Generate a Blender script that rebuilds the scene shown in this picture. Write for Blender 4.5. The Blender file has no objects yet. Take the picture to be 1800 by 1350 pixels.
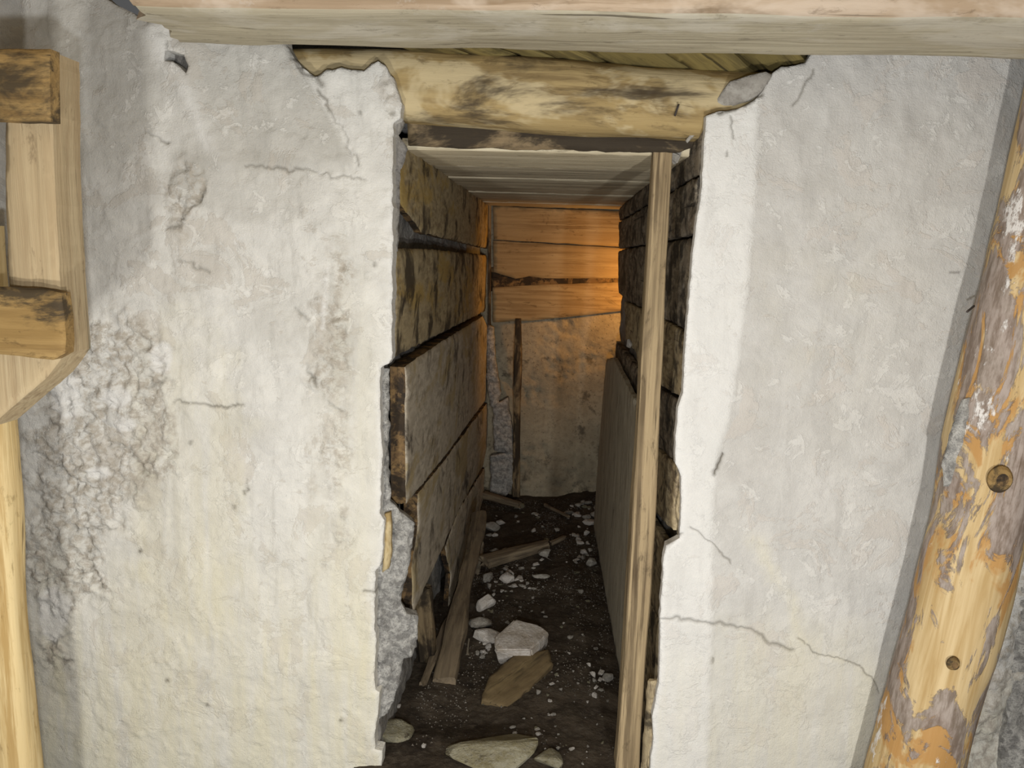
import bpy, bmesh, math, random
import numpy as np
from mathutils import Matrix, Vector
from mathutils.kdtree import KDTree
from mathutils.geometry import delaunay_2d_cdt

random.seed(7)
rng = np.random.default_rng(11)
scene = bpy.context.scene
col = scene.collection

# ------------------------------------------------------------------ camera
FPX = 1350.0
Yc = np.array([85, 225, -FPX]); Yc /= np.linalg.norm(Yc)
_a = math.radians(2.4)
Zc = np.array([math.sin(_a), math.cos(_a), 0.0]); Zc = Zc - (Zc @ Yc) * Yc; Zc /= np.linalg.norm(Zc)
Xc = np.cross(Yc, Zc)
CM = np.stack([Xc, Yc, Zc], 1)              # world -> camera
CAM = np.array([0.0, -2.3, 1.70])
cd = bpy.data.cameras.new('camera')
cd.sensor_width = 36.0; cd.lens = FPX / 1800 * 36.0; cd.clip_start = 0.02
cam = bpy.data.objects.new('camera', cd)
m4 = Matrix([list(CM.T[i]) + [0] for i in range(3)] + [[0, 0, 0, 1]])
cam.matrix_world = Matrix.Translation(CAM) @ m4
col.objects.link(cam)
scene.camera = cam

# ------------------------------------------------------------------ world, lights, exposure
w = bpy.data.worlds.new('world'); scene.world = w; w.use_nodes = True
w.node_tree.nodes['Background'].inputs[0].default_value = (0.95, 0.95, 0.95, 1)
w.node_tree.nodes['Background'].inputs[1].default_value = 0.07
def lamp(name, loc, power, color, radius, target=None, spot=None, blend=0.8):
    ld = bpy.data.lights.new(name, 'SPOT' if spot else 'POINT')
    ld.energy = power; ld.color = color; ld.shadow_soft_size = radius
    if spot: ld.spot_size = math.radians(spot); ld.spot_blend = blend
    o = bpy.data.objects.new(name, ld); o.location = loc
    if target is not None:
        o.rotation_euler = (Vector(target) - Vector(loc)).to_track_quat('-Z', 'Y').to_euler()
    col.objects.link(o); return o
lamp('work_lamp', (-0.80, -2.1, 0.70), 54, (1.0, 0.97, 0.90), 0.07)
lamp('work_lamp', (0.48, -2.25, 0.90), 76, (1.0, 0.97, 0.91), 0.025)
lamp('fill_lamp', (0.0, -2.35, 1.45), 56, (0.96, 0.98, 1.0), 0.03)  # unseen fill added near the camera to brighten the passage
lamp('passage_lamp', (0.72, 2.56, 1.55), 18, (1.0, 0.46, 0.09), 0.05, target=(0.2, 3.0, 1.50), spot=125, blend=1.0)
scene.cycles.max_bounces = 6; scene.cycles.diffuse_bounces = 3; scene.cycles.glossy_bounces = 2
scene.view_settings.view_transform = 'Standard'
scene.view_settings.look = 'None'
scene.view_settings.gamma = 1.0
scene.view_settings.use_curve_mapping = False
scene.view_settings.exposure = 0.37

# ------------------------------------------------------------------ geometry helpers
def ray(px, py): return CM.T @ np.array([px - 900.0, 675.0 - py, -FPX])
def onplane(px, py, p, n):
    d = ray(px, py); return CAM + d * (np.dot(np.array(p) - CAM, n) / np.dot(d, n))
def PY(px, py, y=0.0): return onplane(px, py, (0, y, 0), np.array([0, 1.0, 0]))
def PX(px, py, x, ymin=0.06):
    q = onplane(px, py, (x, 0, 0), np.array([1.0, 0, 0])); q[1] = max(q[1], ymin); return q
def PZ(px, py, z=0.0): return onplane(px, py, (0, 0, z), np.array([0, 0, 1.0]))
def project(P):
    c = (np.asarray(P) - CAM) @ CM.T
    return 900 + FPX * c[..., 0] / -c[..., 2], 675 - FPX * c[..., 1] / -c[..., 2]
def unit(v): v = np.asarray(v, float); return v / np.linalg.norm(v)

def _hash(i, j, k, s):
    h = (i.astype(np.int64) * 374761393 + j.astype(np.int64) * 668265263 + k.astype(np.int64) * 2147483647 + s * 144269504) & 0xffffffff
    h = ((h ^ (h >> 13)) * 1274126177) & 0xffffffff
    return ((h ^ (h >> 16)) & 0xffff) / 65535.0
def vnoise(p, s=0):
    p = np.asarray(p, float); f0 = np.floor(p); t = p - f0; t = t * t * t * (t * (6 * t - 15) + 10)
    i, j, k = [f0[:, a].astype(np.int64) for a in range(3)]
    r = 0
    for a in (0, 1):
        for b in (0, 1):
            for c in (0, 1):
                r = r + _hash(i + a, j + b, k + c, s) * np.abs(1 - a - t[:, 0]) * np.abs(1 - b - t[:, 1]) * np.abs(1 - c - t[:, 2])
    return r * 2 - 1
def fbm(p, sc, oct=4, s=0, gain=0.5):
    p = np.asarray(p, float) * sc; a = 1.0; r = 0; tot = 0
    for o in range(oct):
        r = r + a * vnoise(p + o * 17.3, s + o); tot += a; a *= gain; p = p * 2.03
    return r / tot
def sstep(a, b, x): t = np.clip((x - a) / (b - a), 0, 1); return t * t * (3 - 2 * t)
def inpoly(pts, poly):
    x, y = pts[:, 0], pts[:, 1]; r = np.zeros(len(pts), bool); n = len(poly)
    for i in range(n):
        x1, y1 = poly[i]; x2, y2 = poly[(i + 1) % n]
        if y1 == y2: continue
        c = ((y1 > y) != (y2 > y)) & (x < (x2 - x1) * (y - y1) / (y2 - y1) + x1)
        r ^= c
    return r
def segdist(pts, poly, closed=True):
    d = np.full(len(pts), 1e9); n = len(poly)
    for i in range(n if closed else n - 1):
        a = np.asarray(poly[i], float); b = np.asarray(poly[(i + 1) % n], float); ab = b - a
        t = np.clip(((pts - a) @ ab) / max(ab @ ab, 1e-12), 0, 1)
        d = np.minimum(d, np.hypot(*(pts - a - t[:, None] * ab).T))
    return d
def resample(poly, step, jag, seed, closed=True):
    out = []; n = len(poly)
    for i in range(n):
        a = np.asarray(poly[i], float); b = np.asarray(poly[(i + 1) % n], float)
        L = np.linalg.norm(b - a); k = max(1, int(L / step))
        for q in range(k): out.append(a + (b - a) * q / k)
    out = np.array(out)
    if jag > 0:
        p3 = np.c_[out, np.zeros(len(out))]
        out = out + jag * np.c_[fbm(p3, 0.35 / step, 3, seed), fbm(p3, 0.35 / step, 3, seed + 9)]
    return out

def wm(o):
    m = o.matrix_basis.copy()
    return wm(o.parent) @ o.matrix_parent_inverse @ m if o.parent else m
def link(name, me, mat, parent=None, M=None):
    o = bpy.data.objects.new(name, me); col.objects.link(o)
    if M is not None: o.matrix_basis = M
    if parent is not None:
        o.parent = parent; o.matrix_parent_inverse = wm(parent).inverted()
    if mat is not None and len(me.materials) == 0: me.materials.append(mat)
    return o
def tag(o, label=None, cat=None, group=None, kind=None):
    if label: o['label'] = label
    if cat: o['category'] = cat
    if group: o['group'] = group
    if kind: o['kind'] = kind
    return o
def empty(name, loc):
    o = bpy.data.objects.new(name, None); o.matrix_basis = Matrix.Translation(loc); o.empty_display_size = 0.05
    col.objects.link(o); return o
def frame(org, gx, n):
    n = unit(n); gx = np.asarray(gx, float); gx = unit(gx - (gx @ n) * n); gy = np.cross(n, gx)
    R = np.stack([gx, gy, n], 1)
    M = Matrix([list(R[i]) + [org[i]] for i in range(3)] + [[0, 0, 0, 1]])
    return R, M

SEED = [1]
def slab(name, outline, normal, thick, mat, grain=(1, 0, 0), parent=None, res=0.02, rough=0.0015, jag=0.002,
         holes=(), disp=None, attrs=None, bevel=0.004, rscale=25.0, stretch=1.0, extra=None, back_sheet=True, side_mat=None):
    """A worn board / plaster sheet with the given outline (world points), front face towards normal."""
    SEED[0] += 1; sd = SEED[0]
    outline = np.asarray(outline, float); org = outline.mean(0)
    R, M = frame(org, grain, normal)
    def loc2(P): return ((np.asarray(P, float) - org) @ R)[:, :2]
    poly = resample(loc2(outline), res, jag, sd)
    hol = [resample(loc2(h), res, jag, sd + 3) for h in holes]
    lo, hi = poly.min(0), poly.max(0)
    gx, gy = np.meshgrid(np.arange(lo[0] + res / 2, hi[0], res), np.arange(lo[1] + res / 2, hi[1], res))
    g = np.c_[gx.ravel(), gy.ravel()]; g = g + (rng.random(g.shape) - 0.5) * res * 0.5
    ins = inpoly(g, poly)
    for h in hol: ins &= ~inpoly(g, h)
    g = g[ins]
    if extra is not None:
        xp = loc2(extra); kx = KDTree(len(xp))
        for i, v in enumerate(xp): kx.insert((v[0], v[1], 0), i)
        kx.balance(); g = g[np.array([kx.find((v[0], v[1], 0))[2] for v in g]) > res * 0.5]
        xi = inpoly(xp, poly)
        for h in hol: xi &= ~inpoly(xp, h)
        g = np.r_[g, xp[xi]]
    bp = np.concatenate([poly] + hol); kd = KDTree(len(bp))
    for i, v in enumerate(bp): kd.insert((v[0], v[1], 0), i)
    kd.balance(); d = np.array([kd.find((v[0], v[1], 0))[2] for v in g]) if len(g) else np.zeros(0)
    keep = d > res * 0.55; g = g[keep]; d = d[keep]
    loops = [poly] + hol
    V = np.concatenate(loops + [g]); edges = []; s = 0
    for lp in loops:
        n = len(lp); edges += [(s + i, s + (i + 1) % n) for i in range(n)]; s += n
    nb = s
    vo, eo, fo, ov, oe, of = delaunay_2d_cdt([Vector(v) for v in V], edges, [], 0, 1e-6)
    vo = np.array([(v.x, v.y) for v in vo]); F = np.array([f for f in fo if len(f) == 3], int)
    cen = vo[F].mean(1); k = inpoly(cen, poly)
    for h in hol: k &= ~inpoly(cen, h)
    F = F[k]
    src = np.array([q[0] if len(q) else -1 for q in ov])
    dist = np.zeros(len(vo)); dd = np.r_[np.zeros(nb), d]; dist = np.where(src >= 0, dd[np.clip(src, 0, None)], 0)
    W = org + vo[:, :1] * R[:, 0] + vo[:, 1:] * R[:, 1]
    p3 = np.c_[vo[:, 0] / stretch, vo[:, 1], np.full(len(vo), sd * 3.1)]
    z = rough * fbm(p3, rscale, 3, sd) - bevel * np.exp(-dist / (bevel * 1.5 + 1e-6))
    if disp is not None: z = z + disp(W, vo, dist)
    # boundary edges -> side walls
    from collections import Counter
    cnt = {}
    for f in F:
        for a, b in ((f[0], f[1]), (f[1], f[2]), (f[2], f[0])): cnt[(a, b)] = 1
    bnd = [(a, b) for (a, b) in cnt if (b, a) not in cnt]
    nv = len(vo); bi = sorted({a for e in bnd for a in e}); mp = {v: nv + i for i, v in enumerate(bi)}
    verts = np.c_[vo, z]
    back = np.c_[vo[bi], np.full(len(bi), -thick)] if back_sheet else np.c_[vo[bi], z[bi] - thick]
    faces = [tuple(int(q) for q in f) for f in F] + [(int(b), int(a), mp[a], mp[b]) for a, b in bnd]
    # back sheet
    nxt = {mp[b]: mp[a] for a, b in bnd}; seen = set(); 
    for st in list(nxt):
        if st in seen: continue
        lp = [st]; seen.add(st); c = nxt[st]
        while c not in seen and c in nxt: lp.append(c); seen.add(c); c = nxt[c]
        if len(lp) > 2 and not hol and back_sheet: faces.append(tuple(lp))
    me = bpy.data.meshes.new(name)
    me.from_pydata(np.r_[verts, back].tolist(), [], faces)
    sm = np.zeros(len(me.polygons), bool); sm[:len(F)] = True
    me.polygons.foreach_set('use_smooth', sm)
    if side_mat is not None:
        me.materials.append(mat); me.materials.append(side_mat)
        me.polygons.foreach_set('material_index', (~sm).astype(np.int32))
    if attrs is not None:
        for kname, arr in attrs(W, vo, dist).items():
            a = me.attributes.new(kname, 'FLOAT', 'POINT')
            a.data.foreach_set('value', np.r_[arr, arr[bi]].astype(np.float32))
    me.update()
    return link(name, me, mat, parent, M)

def timber(name, path, w, h, mat, up=(0, 0, 1), expo=2.0, parent=None, step=0.03, seg=28, rough=0.004, rs=9.0,
           taper=(1, 1), ragged=0.0, lengthwise=0.25):
    """Swept log (expo 2) or squared timber (expo ~7) along a world path; local x runs along the grain."""
    SEED[0] += 1; sd = SEED[0]
    path = np.asarray(path, float); L = np.linalg.norm(path[-1] - path[0])
    R, M = frame(path[0], path[-1] - path[0], np.cross(path[-1] - path[0], np.cross(np.asarray(up, float), path[-1] - path[0])))
    # R columns: x along, y side, z up
    lp = (path - path[0]) @ R
    n = max(3, int(L / step)); t = np.linspace(0, 1, n + 1)
    cum = np.r_[0, np.cumsum(np.linalg.norm(np.diff(lp, axis=0), axis=1))]; cum /= cum[-1]
    C = np.stack([np.interp(t, cum, lp[:, i]) for i in range(3)], 1)
    th = np.linspace(0, 2 * math.pi, seg, endpoint=False)
    cx, sy = np.cos(th), np.sin(th); rr = (np.abs(cx) ** expo + np.abs(sy) ** expo) ** (-1 / expo)
    ex, ey = cx * rr, sy * rr
    if expo > 6:      # squared timber: walk the rounded rectangle evenly
        u = (np.arange(seg) + 0.5) / seg * 4; k = u.astype(int); f = (u - k) * 2 - 1
        ex = np.choose(k, [1 + 0 * f, -f, -1 + 0 * f, f]); ey = np.choose(k, [f, 1 + 0 * f, -f, -1 + 0 * f])
        cr = np.clip(np.minimum(np.abs(ex), np.abs(ey)) - 0.86, 0, 1) * 0.5; ex = ex * (1 - cr); ey = ey * (1 - cr)
    tp = taper[0] + (taper[1] - taper[0]) * t
    P = np.zeros((n + 1, seg, 3))
    P[:, :, 0] = C[:, 0:1]; P[:, :, 1] = C[:, 1:2] + ex[None] * w / 2 * tp[:, None]; P[:, :, 2] = C[:, 2:3] + ey[None] * h / 2 * tp[:, None]
    q = P.reshape(-1, 3) * np.array([lengthwise, 1, 1]) + sd * 5.7
    nz = fbm(q, rs, 4, sd).reshape(n + 1, seg); nz2 = fbm(P.reshape(-1, 3) + sd, 3.0, 2, sd + 5).reshape(n + 1, seg)
    k = rough * (nz + 0.6 * nz2)
    P[:, :, 1] += k * ex; P[:, :, 2] += k * ey
    if ragged > 0:
        for e, sg in ((0, -1), (n, 1)):
            P[e, :, 0] += sg * ragged * (fbm(P[e] + sd, 40, 2, sd + e))
    V = P.reshape(-1, 3).tolist(); F = []
    for i in range(n):
        for j in range(seg):
            j2 = (j + 1) % seg; F.append((i * seg + j, i * seg + j2, (i + 1) * seg + j2, (i + 1) * seg + j))
    ns = len(F)
    for e, flip in ((0, True), (n, False)):
        c = len(V); V.append(P[e].mean(0).tolist())
        for j in range(seg):
            a, b = e * seg + j, e * seg + (j + 1) % seg
            F.append((a, c, b)[::1] if flip else (a, b, c))
    me = bpy.data.meshes.new(name); me.from_pydata(V, [], F)
    sm = np.zeros(len(F), bool); sm[:ns] = True; me.polygons.foreach_set('use_smooth', sm)
    bm = bmesh.new(); bm.from_mesh(me); bmesh.ops.recalc_face_normals(bm, faces=bm.faces)
    if expo > 3:
        for e in bm.edges:
            if len(e.link_faces) == 2 and e.calc_face_angle(0) > 0.6: e.smooth = False
    bm.to_mesh(me); bm.free()
    return link(name, me, mat, parent, M)

# ------------------------------------------------------------------ materials
class NT:
    def __init__(s, name):
        s.m = bpy.data.materials.new(name); s.m.use_nodes = True; s.t = s.m.node_tree; s.t.nodes.clear()
        s.out = s.n('ShaderNodeOutputMaterial'); s.b = s.n('ShaderNodeBsdfPrincipled')
        s.t.links.new(s.b.outputs[0], s.out.inputs[0])
        s.b.inputs['Specular IOR Level'].default_value = 0.25
    def n(s, typ, **kw):
        nd = s.t.nodes.new(typ)
        for k, v in kw.items(): setattr(nd, k, v)
        return nd
    def set(s, sock, v):
        if isinstance(v, bpy.types.NodeSocket): s.t.links.new(v, sock)
        else: sock.default_value = v
    def coord(s, rand=True):
        tc = s.n('ShaderNodeTexCoord')
        if not rand: return tc.outputs['Object']
        oi = s.n('ShaderNodeObjectInfo'); v = s.n('ShaderNodeVectorMath', operation='MULTIPLY_ADD')
        cb = s.n('ShaderNodeCombineXYZ')
        for i in range(3): s.t.links.new(oi.outputs['Random'], cb.inputs[i])
        s.t.links.new(cb.outputs[0], v.inputs[0]); v.inputs[1].default_value = (37, 61, 23); s.t.links.new(tc.outputs['Object'], v.inputs[2])
        return v.outputs[0]
    def scale(s, v, sc):
        x = s.n('ShaderNodeVectorMath', operation='MULTIPLY'); s.t.links.new(v, x.inputs[0]); x.inputs[1].default_value = sc; return x.outputs[0]
    def noise(s, v, scale=5, detail=4, rough=0.55, dist=0.0):
        x = s.n('ShaderNodeTexNoise'); s.t.links.new(v, x.inputs['Vector']); x.inputs['Scale'].default_value = scale
        x.inputs['Detail'].default_value = detail; x.inputs['Roughness'].default_value = rough; x.inputs['Distortion'].default_value = dist
        return x.outputs['Fac']
    def voro(s, v, scale=5, feature='F1', rnd=1.0):
        x = s.n('ShaderNodeTexVoronoi', feature=feature); s.t.links.new(v, x.inputs['Vector']); x.inputs['Scale'].default_value = scale
        x.inputs['Randomness'].default_value = rnd; return x.outputs['Distance']
    def ramp(s, fac, *stops):
        x = s.n('ShaderNodeMapRange'); x.interpolation_type = 'SMOOTHSTEP'
        s.t.links.new(fac, x.inputs[0]); x.inputs[1].default_value = stops[0]; x.inputs[2].default_value = stops[1]; return x.outputs[0]
    def mix(s, fac, a, b, mode='MIX'):
        x = s.n('ShaderNodeMix', data_type='RGBA', blend_type=mode)
        s.set(x.inputs[0], fac)
        for sock, v in ((x.inputs[6], a), (x.inputs[7], b)):
            s.set(sock, v if isinstance(v, bpy.types.NodeSocket) else tuple(v) + (1,))
        return x.outputs[2]
    def math(s, op, a, b=0.0):
        x = s.n('ShaderNodeMath', operation=op); x.use_clamp = op == 'ADD_C'
        s.set(x.inputs[0], a); s.set(x.inputs[1], b); return x.outputs[0]
    def attr(s, name):
        x = s.n('ShaderNodeAttribute'); x.attribute_name = name; return x.outputs['Fac']
    def bump(s, h, strength=0.4, dist=0.01, normal=None):
        x = s.n('ShaderNodeBump'); s.t.links.new(h, x.inputs['Height']); x.inputs['Strength'].default_value = strength
        x.inputs['Distance'].default_value = dist
        if normal is not None: s.t.links.new(normal, x.inputs['Normal'])
        return x.outputs[0]
    def done(s, colr, rough=0.85, normal=None):
        s.set(s.b.inputs['Base Color'], colr if isinstance(colr, bpy.types.NodeSocket) else tuple(colr) + (1,))
        s.set(s.b.inputs['Roughness'], rough)
        if normal is not None: s.t.links.new(normal, s.b.inputs['Normal'])
        return s.m

def wood(name, light, mid, dark, stain=(0.03, 0.025, 0.02), stain_lo=0.60, stain_hi=0.72, gs=60.0, stretch=0.06, second=None,
         sec_lo=0.5, sec_hi=0.62, bump=0.5, stain_scale=4.0, stain_x=0.5, crack=True, white=0.0, dirt_s=28, dirt_a=0.55):
    s = NT(name); c = s.coord()
    g1 = s.noise(s.scale(c, (stretch, 1, 1)), gs, 5, 0.65, 0.3)
    g2 = s.noise(s.scale(c, (stretch * 1.5, 1, 1)), gs * 0.22, 4, 0.6, 0.8)
    big = s.noise(s.scale(c, (0.4, 1, 1)), 5.0, 4, 0.6)
    colr = s.mix(s.ramp(g1, 0.40, 0.60), dark, light)
    colr = s.mix(s.math('MULTIPLY', s.ramp(g2, 0.40, 0.62), 0.75), colr, mid)
    colr = s.mix(s.math('MULTIPLY', s.ramp(big, 0.3, 0.7), 0.45), colr, light)
    if second is not None:
        n2 = s.noise(s.scale(c, (0.5, 1, 1)), 4.2, 5, 0.65, 0.4)
        colr = s.mix(s.math('MULTIPLY', s.ramp(n2, sec_lo, sec_hi), 0.8), colr, second)
    st = s.noise(s.scale(c, (stain_x, 1, 1)), stain_scale, 6, 0.68, 0.5)
    colr = s.mix(s.math('MULTIPLY', s.ramp(st, stain_lo, stain_hi), 0.88), colr, stain)
    if crack:
        ck = s.noise(s.scale(c, (0.02, 1, 1)), 46, 2, 0.5, 0.1)
        line = s.math('MULTIPLY', s.ramp(ck, 0.315, 0.285), s.ramp(s.noise(c, 3.0, 2, 0.5), 0.42, 0.56))
        colr = s.mix(s.math('MULTIPLY', line, 0.75), colr, (stain[0] * .8, stain[1] * .8, stain[2] * .8))
    dirt = s.noise(s.scale(c, (0.35, 1, 1)), dirt_s, 6, 0.75, 0.4)
    colr = s.mix(s.math('MULTIPLY', s.ramp(dirt, 0.56, 0.68), dirt_a), colr, tuple(v * 0.55 for v in dark))
    if white > 0:
        wn = s.noise(c, 9, 6, 0.75); colr = s.mix(s.math('MULTIPLY', s.ramp(wn, 0.60, 0.72), white), colr, (0.62, 0.60, 0.56))
    h = s.math('ADD', s.math('MULTIPLY', g1, 1.0), s.math('MULTIPLY', g2, 0.8))
    if crack: h = s.math('SUBTRACT', h, s.math('MULTIPLY', line, 1.2))
    return s.done(colr, 0.82, s.bump(h, bump, 0.006))

def plaster(name, base, grey, yellow, speck=0.5):
    s = NT(name); c = s.coord(False)
    big = s.noise(c, 2.6, 5, 0.6, 0.3); med = s.noise(c, 9, 6, 0.65, 0.5); fine = s.noise(c, 60, 5, 0.65); vf = s.noise(c, 240, 3, 0.6)
    colr = s.mix(s.ramp(med, 0.35, 0.70), tuple(v * 0.86 for v in base), base)
    colr = s.mix(s.math('MULTIPLY', s.ramp(big, 0.50, 0.72), 0.55), colr, grey)
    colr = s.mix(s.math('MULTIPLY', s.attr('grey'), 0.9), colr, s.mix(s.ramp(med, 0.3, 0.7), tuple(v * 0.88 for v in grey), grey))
    # drips and yellowing run down the wall (local y is up)
    dr = s.noise(s.scale(c, (1, 0.09, 1)), 16, 4, 0.6, 0.4)
    colr = s.mix(s.math('MULTIPLY', s.ramp(s.noise(s.scale(c, (1, 0.16, 1)), 22, 5, 0.65, 0.3), 0.52, 0.66), 0.30), colr, tuple(v * 0.78 for v in grey))
    pt = s.noise(c, 5.0, 7, 0.70, 0.6)
    colr = s.mix(s.math('MULTIPLY', s.ramp(pt, 0.545, 0.575), 0.40), colr, (grey[0] * 1.04, grey[1] * 0.98, grey[2] * 0.93))
    pt2 = s.noise(c, 12.0, 6, 0.72, 0.6)
    colr = s.mix(s.math('MULTIPLY', s.ramp(pt2, 0.57, 0.60), 0.35), colr, tuple(min(1, v * 1.1) for v in base))
    yfac = s.math('MULTIPLY', s.attr('yel'), s.math('ADD', s.math('MULTIPLY', s.ramp(dr, 0.30, 0.68), 0.75), 0.25))
    colr = s.mix(yfac, colr, yellow)
    rg = s.attr('rgh')
    rn = s.noise(c, 34, 6, 0.7)
    colr = s.mix(s.math('MULTIPLY', rg, s.ramp(rn, 0.42, 0.62)), colr, (base[0] * 0.62, base[1] * 0.575, base[2] * 0.52))
    colr = s.mix(s.attr('wht'), colr, (0.80, 0.795, 0.78))
    sp = s.ramp(s.noise(s.scale(c, (1, 1.3, 1)), 95, 4, 0.7, 1.0), 0.665, 0.72)
    gate = s.ramp(s.noise(c, 7, 3, 0.6), 0.5, 0.62)
    sf = s.math('MULTIPLY', sp, s.math('ADD', s.math('MULTIPLY', gate, 0.25 * speck), s.math('MULTIPLY', rg, 0.9)))
    colr = s.mix(sf, colr, (0.17, 0.15, 0.12))
    pit = s.ramp(s.noise(c, 38, 2, 0.5, 0.2), 0.765, 0.79)
    colr = s.mix(s.math('MULTIPLY', pit, 0.35 * speck), colr, (0.09, 0.08, 0.065))
    colr = s.mix(s.attr('crk'), colr, (0.10, 0.085, 0.06))
    h = s.math('ADD', s.math('MULTIPLY', fine, 0.7), s.math('MULTIPLY', vf, 0.25))
    h = s.math('ADD', h, s.math('MULTIPLY', s.math('MULTIPLY', rn, rg), 2.6))
    h = s.math('ADD', h, s.math('MULTIPLY', s.ramp(pt2, 0.57, 0.60), 0.25))
    h = s.math('ADD', h, s.math('MULTIPLY', s.ramp(pt, 0.545, 0.575), 0.25))
    h = s.math('SUBTRACT', h, s.math('MULTIPLY', sf, 1.2))
    return s.done(colr, 0.9, s.bump(h, 0.55, 0.008))

def rock(name, a, b, cc, scale=14, spots=None, bump=0.6, grit=0.3):
    s = NT(name); c = s.coord()
    n1 = s.noise(c, scale, 6, 0.65, 0.3); n2 = s.noise(c, scale * 5, 5, 0.7)
    colr = s.mix(s.ramp(n1, 0.35, 0.66), a, b)
    colr = s.mix(s.math('MULTIPLY', s.ramp(n2, 0.45, 0.7), 0.6), colr, cc)
    if spots is not None:
        colr = s.mix(s.ramp(s.noise(c, scale * 0.7, 5, 0.7), 0.55, 0.66), colr, spots)
    if grit: colr = s.mix(s.math('MULTIPLY', s.ramp(s.noise(c, scale * 9, 3, 0.6), 0.60, 0.72), grit), colr, (0.05, 0.045, 0.04))
    h = s.math('ADD', n1, s.math('MULTIPLY', n2, 0.5))
    return s.done(colr, 0.92, s.bump(h, bump, 0.012))

M = {}
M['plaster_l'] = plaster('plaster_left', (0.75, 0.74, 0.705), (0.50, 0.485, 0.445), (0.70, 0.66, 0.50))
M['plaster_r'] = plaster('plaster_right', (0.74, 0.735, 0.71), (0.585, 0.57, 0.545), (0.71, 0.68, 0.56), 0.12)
M['beam'] = wood('beam_wood', (0.50, 0.45, 0.33), (0.42, 0.37, 0.27), (0.31, 0.27, 0.19), (0.15, 0.125, 0.09), 0.66, 0.85, 55, 0.05,
                 second=(0.55, 0.51, 0.42), white=0.25, stain_x=0.25)
M['lintel'] = wood('lintel_wood', (0.43, 0.32, 0.15), (0.34, 0.24, 0.10), (0.21, 0.145, 0.065), (0.045, 0.032, 0.022), 0.54, 0.70, 45, 0.05,
                   second=(0.58, 0.48, 0.29), sec_lo=0.50, sec_hi=0.57, stain_x=0.3, stain_scale=6)
M['header'] = wood('header_wood', (0.34, 0.26, 0.15), (0.24, 0.175, 0.10), (0.12, 0.085, 0.05), (0.02, 0.016, 0.013), 0.42, 0.55, 50, 0.05, stain_x=0.4, stain_scale=6)
M['olive'] = wood('lagging_wood', (0.22, 0.17, 0.06), (0.165, 0.13, 0.048), (0.09, 0.07, 0.03), (0.03, 0.025, 0.014), 0.52, 0.68, 40, 0.06)
M['ceilw'] = wood('ceiling_wood', (0.68, 0.60, 0.44), (0.50, 0.44, 0.32), (0.22, 0.185, 0.13), (0.15, 0.13, 0.10), 0.56, 0.74, 60, 0.02, stain_x=0.12, stain_scale=9)
M['plankL'] = wood('left_plank_wood', (0.50, 0.41, 0.25), (0.40, 0.33, 0.21), (0.26, 0.205, 0.125), (0.035, 0.028, 0.02), 0.50, 0.64, 40, 0.4,
                   second=(0.46, 0.32, 0.10), stain_scale=4.5, stain_x=1.3, dirt_s=14, dirt_a=0.25, crack=False)
M['plankLg'] = wood('left_plank_grey', (0.60, 0.54, 0.44), (0.49, 0.435, 0.345), (0.33, 0.285, 0.22), (0.06, 0.048, 0.038), 0.52, 0.68, 40, 0.4,
                    second=(0.42, 0.33, 0.17), stain_scale=4.5, stain_x=1.3, dirt_s=14, dirt_a=0.25, crack=False)
M['plankR'] = wood('right_plank_wood', (0.33, 0.285, 0.22), (0.21, 0.17, 0.125), (0.09, 0.075, 0.06), (0.022, 0.02, 0.018), 0.45, 0.60, 45, 0.3,
                   stain_scale=8, stain_x=1.2, white=0.5)
M['plankRt'] = wood('right_plank_tan', (0.50, 0.41, 0.26), (0.37, 0.295, 0.18), (0.17, 0.13, 0.085), (0.035, 0.028, 0.02), 0.49, 0.62, 45, 0.3,
                    stain_scale=8, stain_x=1.2, white=0.2)
M['plankRg'] = wood('right_plank_grey', (0.48, 0.44, 0.35), (0.37, 0.335, 0.26), (0.23, 0.20, 0.155), (0.09, 0.075, 0.06), 0.58, 0.76, 50, 0.08)
M['backw'] = wood('back_plank_wood', (0.44, 0.33, 0.18), (0.37, 0.26, 0.13), (0.26, 0.175, 0.085), (0.06, 0.042, 0.025), 0.60, 0.72, 45, 0.05, stain_x=0.5, stain_scale=7, crack=False)
M['post'] = wood('post_wood', (0.45, 0.345, 0.205), (0.33, 0.245, 0.14), (0.10, 0.07, 0.04), (0.09, 0.066, 0.044), 0.54, 0.74, 75, 0.02, bump=0.9)
M['frame'] = wood('frame_wood', (0.45, 0.36, 0.225), (0.38, 0.285, 0.165), (0.29, 0.21, 0.12), (0.16, 0.165, 0.13), 0.62, 0.80, 60, 0.04)
M['rung'] = wood('crosspiece_wood', (0.34, 0.225, 0.09), (0.27, 0.17, 0.06), (0.16, 0.095, 0.035), (0.035, 0.028, 0.02), 0.46, 0.60, 45, 0.06, stain_x=0.35, stain_scale=9)
M['leftpost'] = wood('left_post_wood', (0.66, 0.52, 0.28), (0.56, 0.41, 0.19), (0.42, 0.28, 0.11), (0.16, 0.10, 0.05), 0.66, 0.80, 40, 0.05)
M['debris'] = wood('debris_wood', (0.24, 0.19, 0.125), (0.18, 0.14, 0.095), (0.09, 0.07, 0.05), (0.03, 0.024, 0.018), 0.56, 0.70, 60, 0.08)
M['debris_t'] = wood('debris_tan', (0.19, 0.14, 0.07), (0.14, 0.10, 0.052), (0.08, 0.058, 0.033), (0.04, 0.03, 0.018), 0.54, 0.70, 60, 0.08)
M['cream'] = wood('cream_wood', (0.74, 0.66, 0.48), (0.62, 0.53, 0.36), (0.38, 0.31, 0.2), (0.2, 0.16, 0.1), 0.6, 0.78, 60, 0.03)
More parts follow.
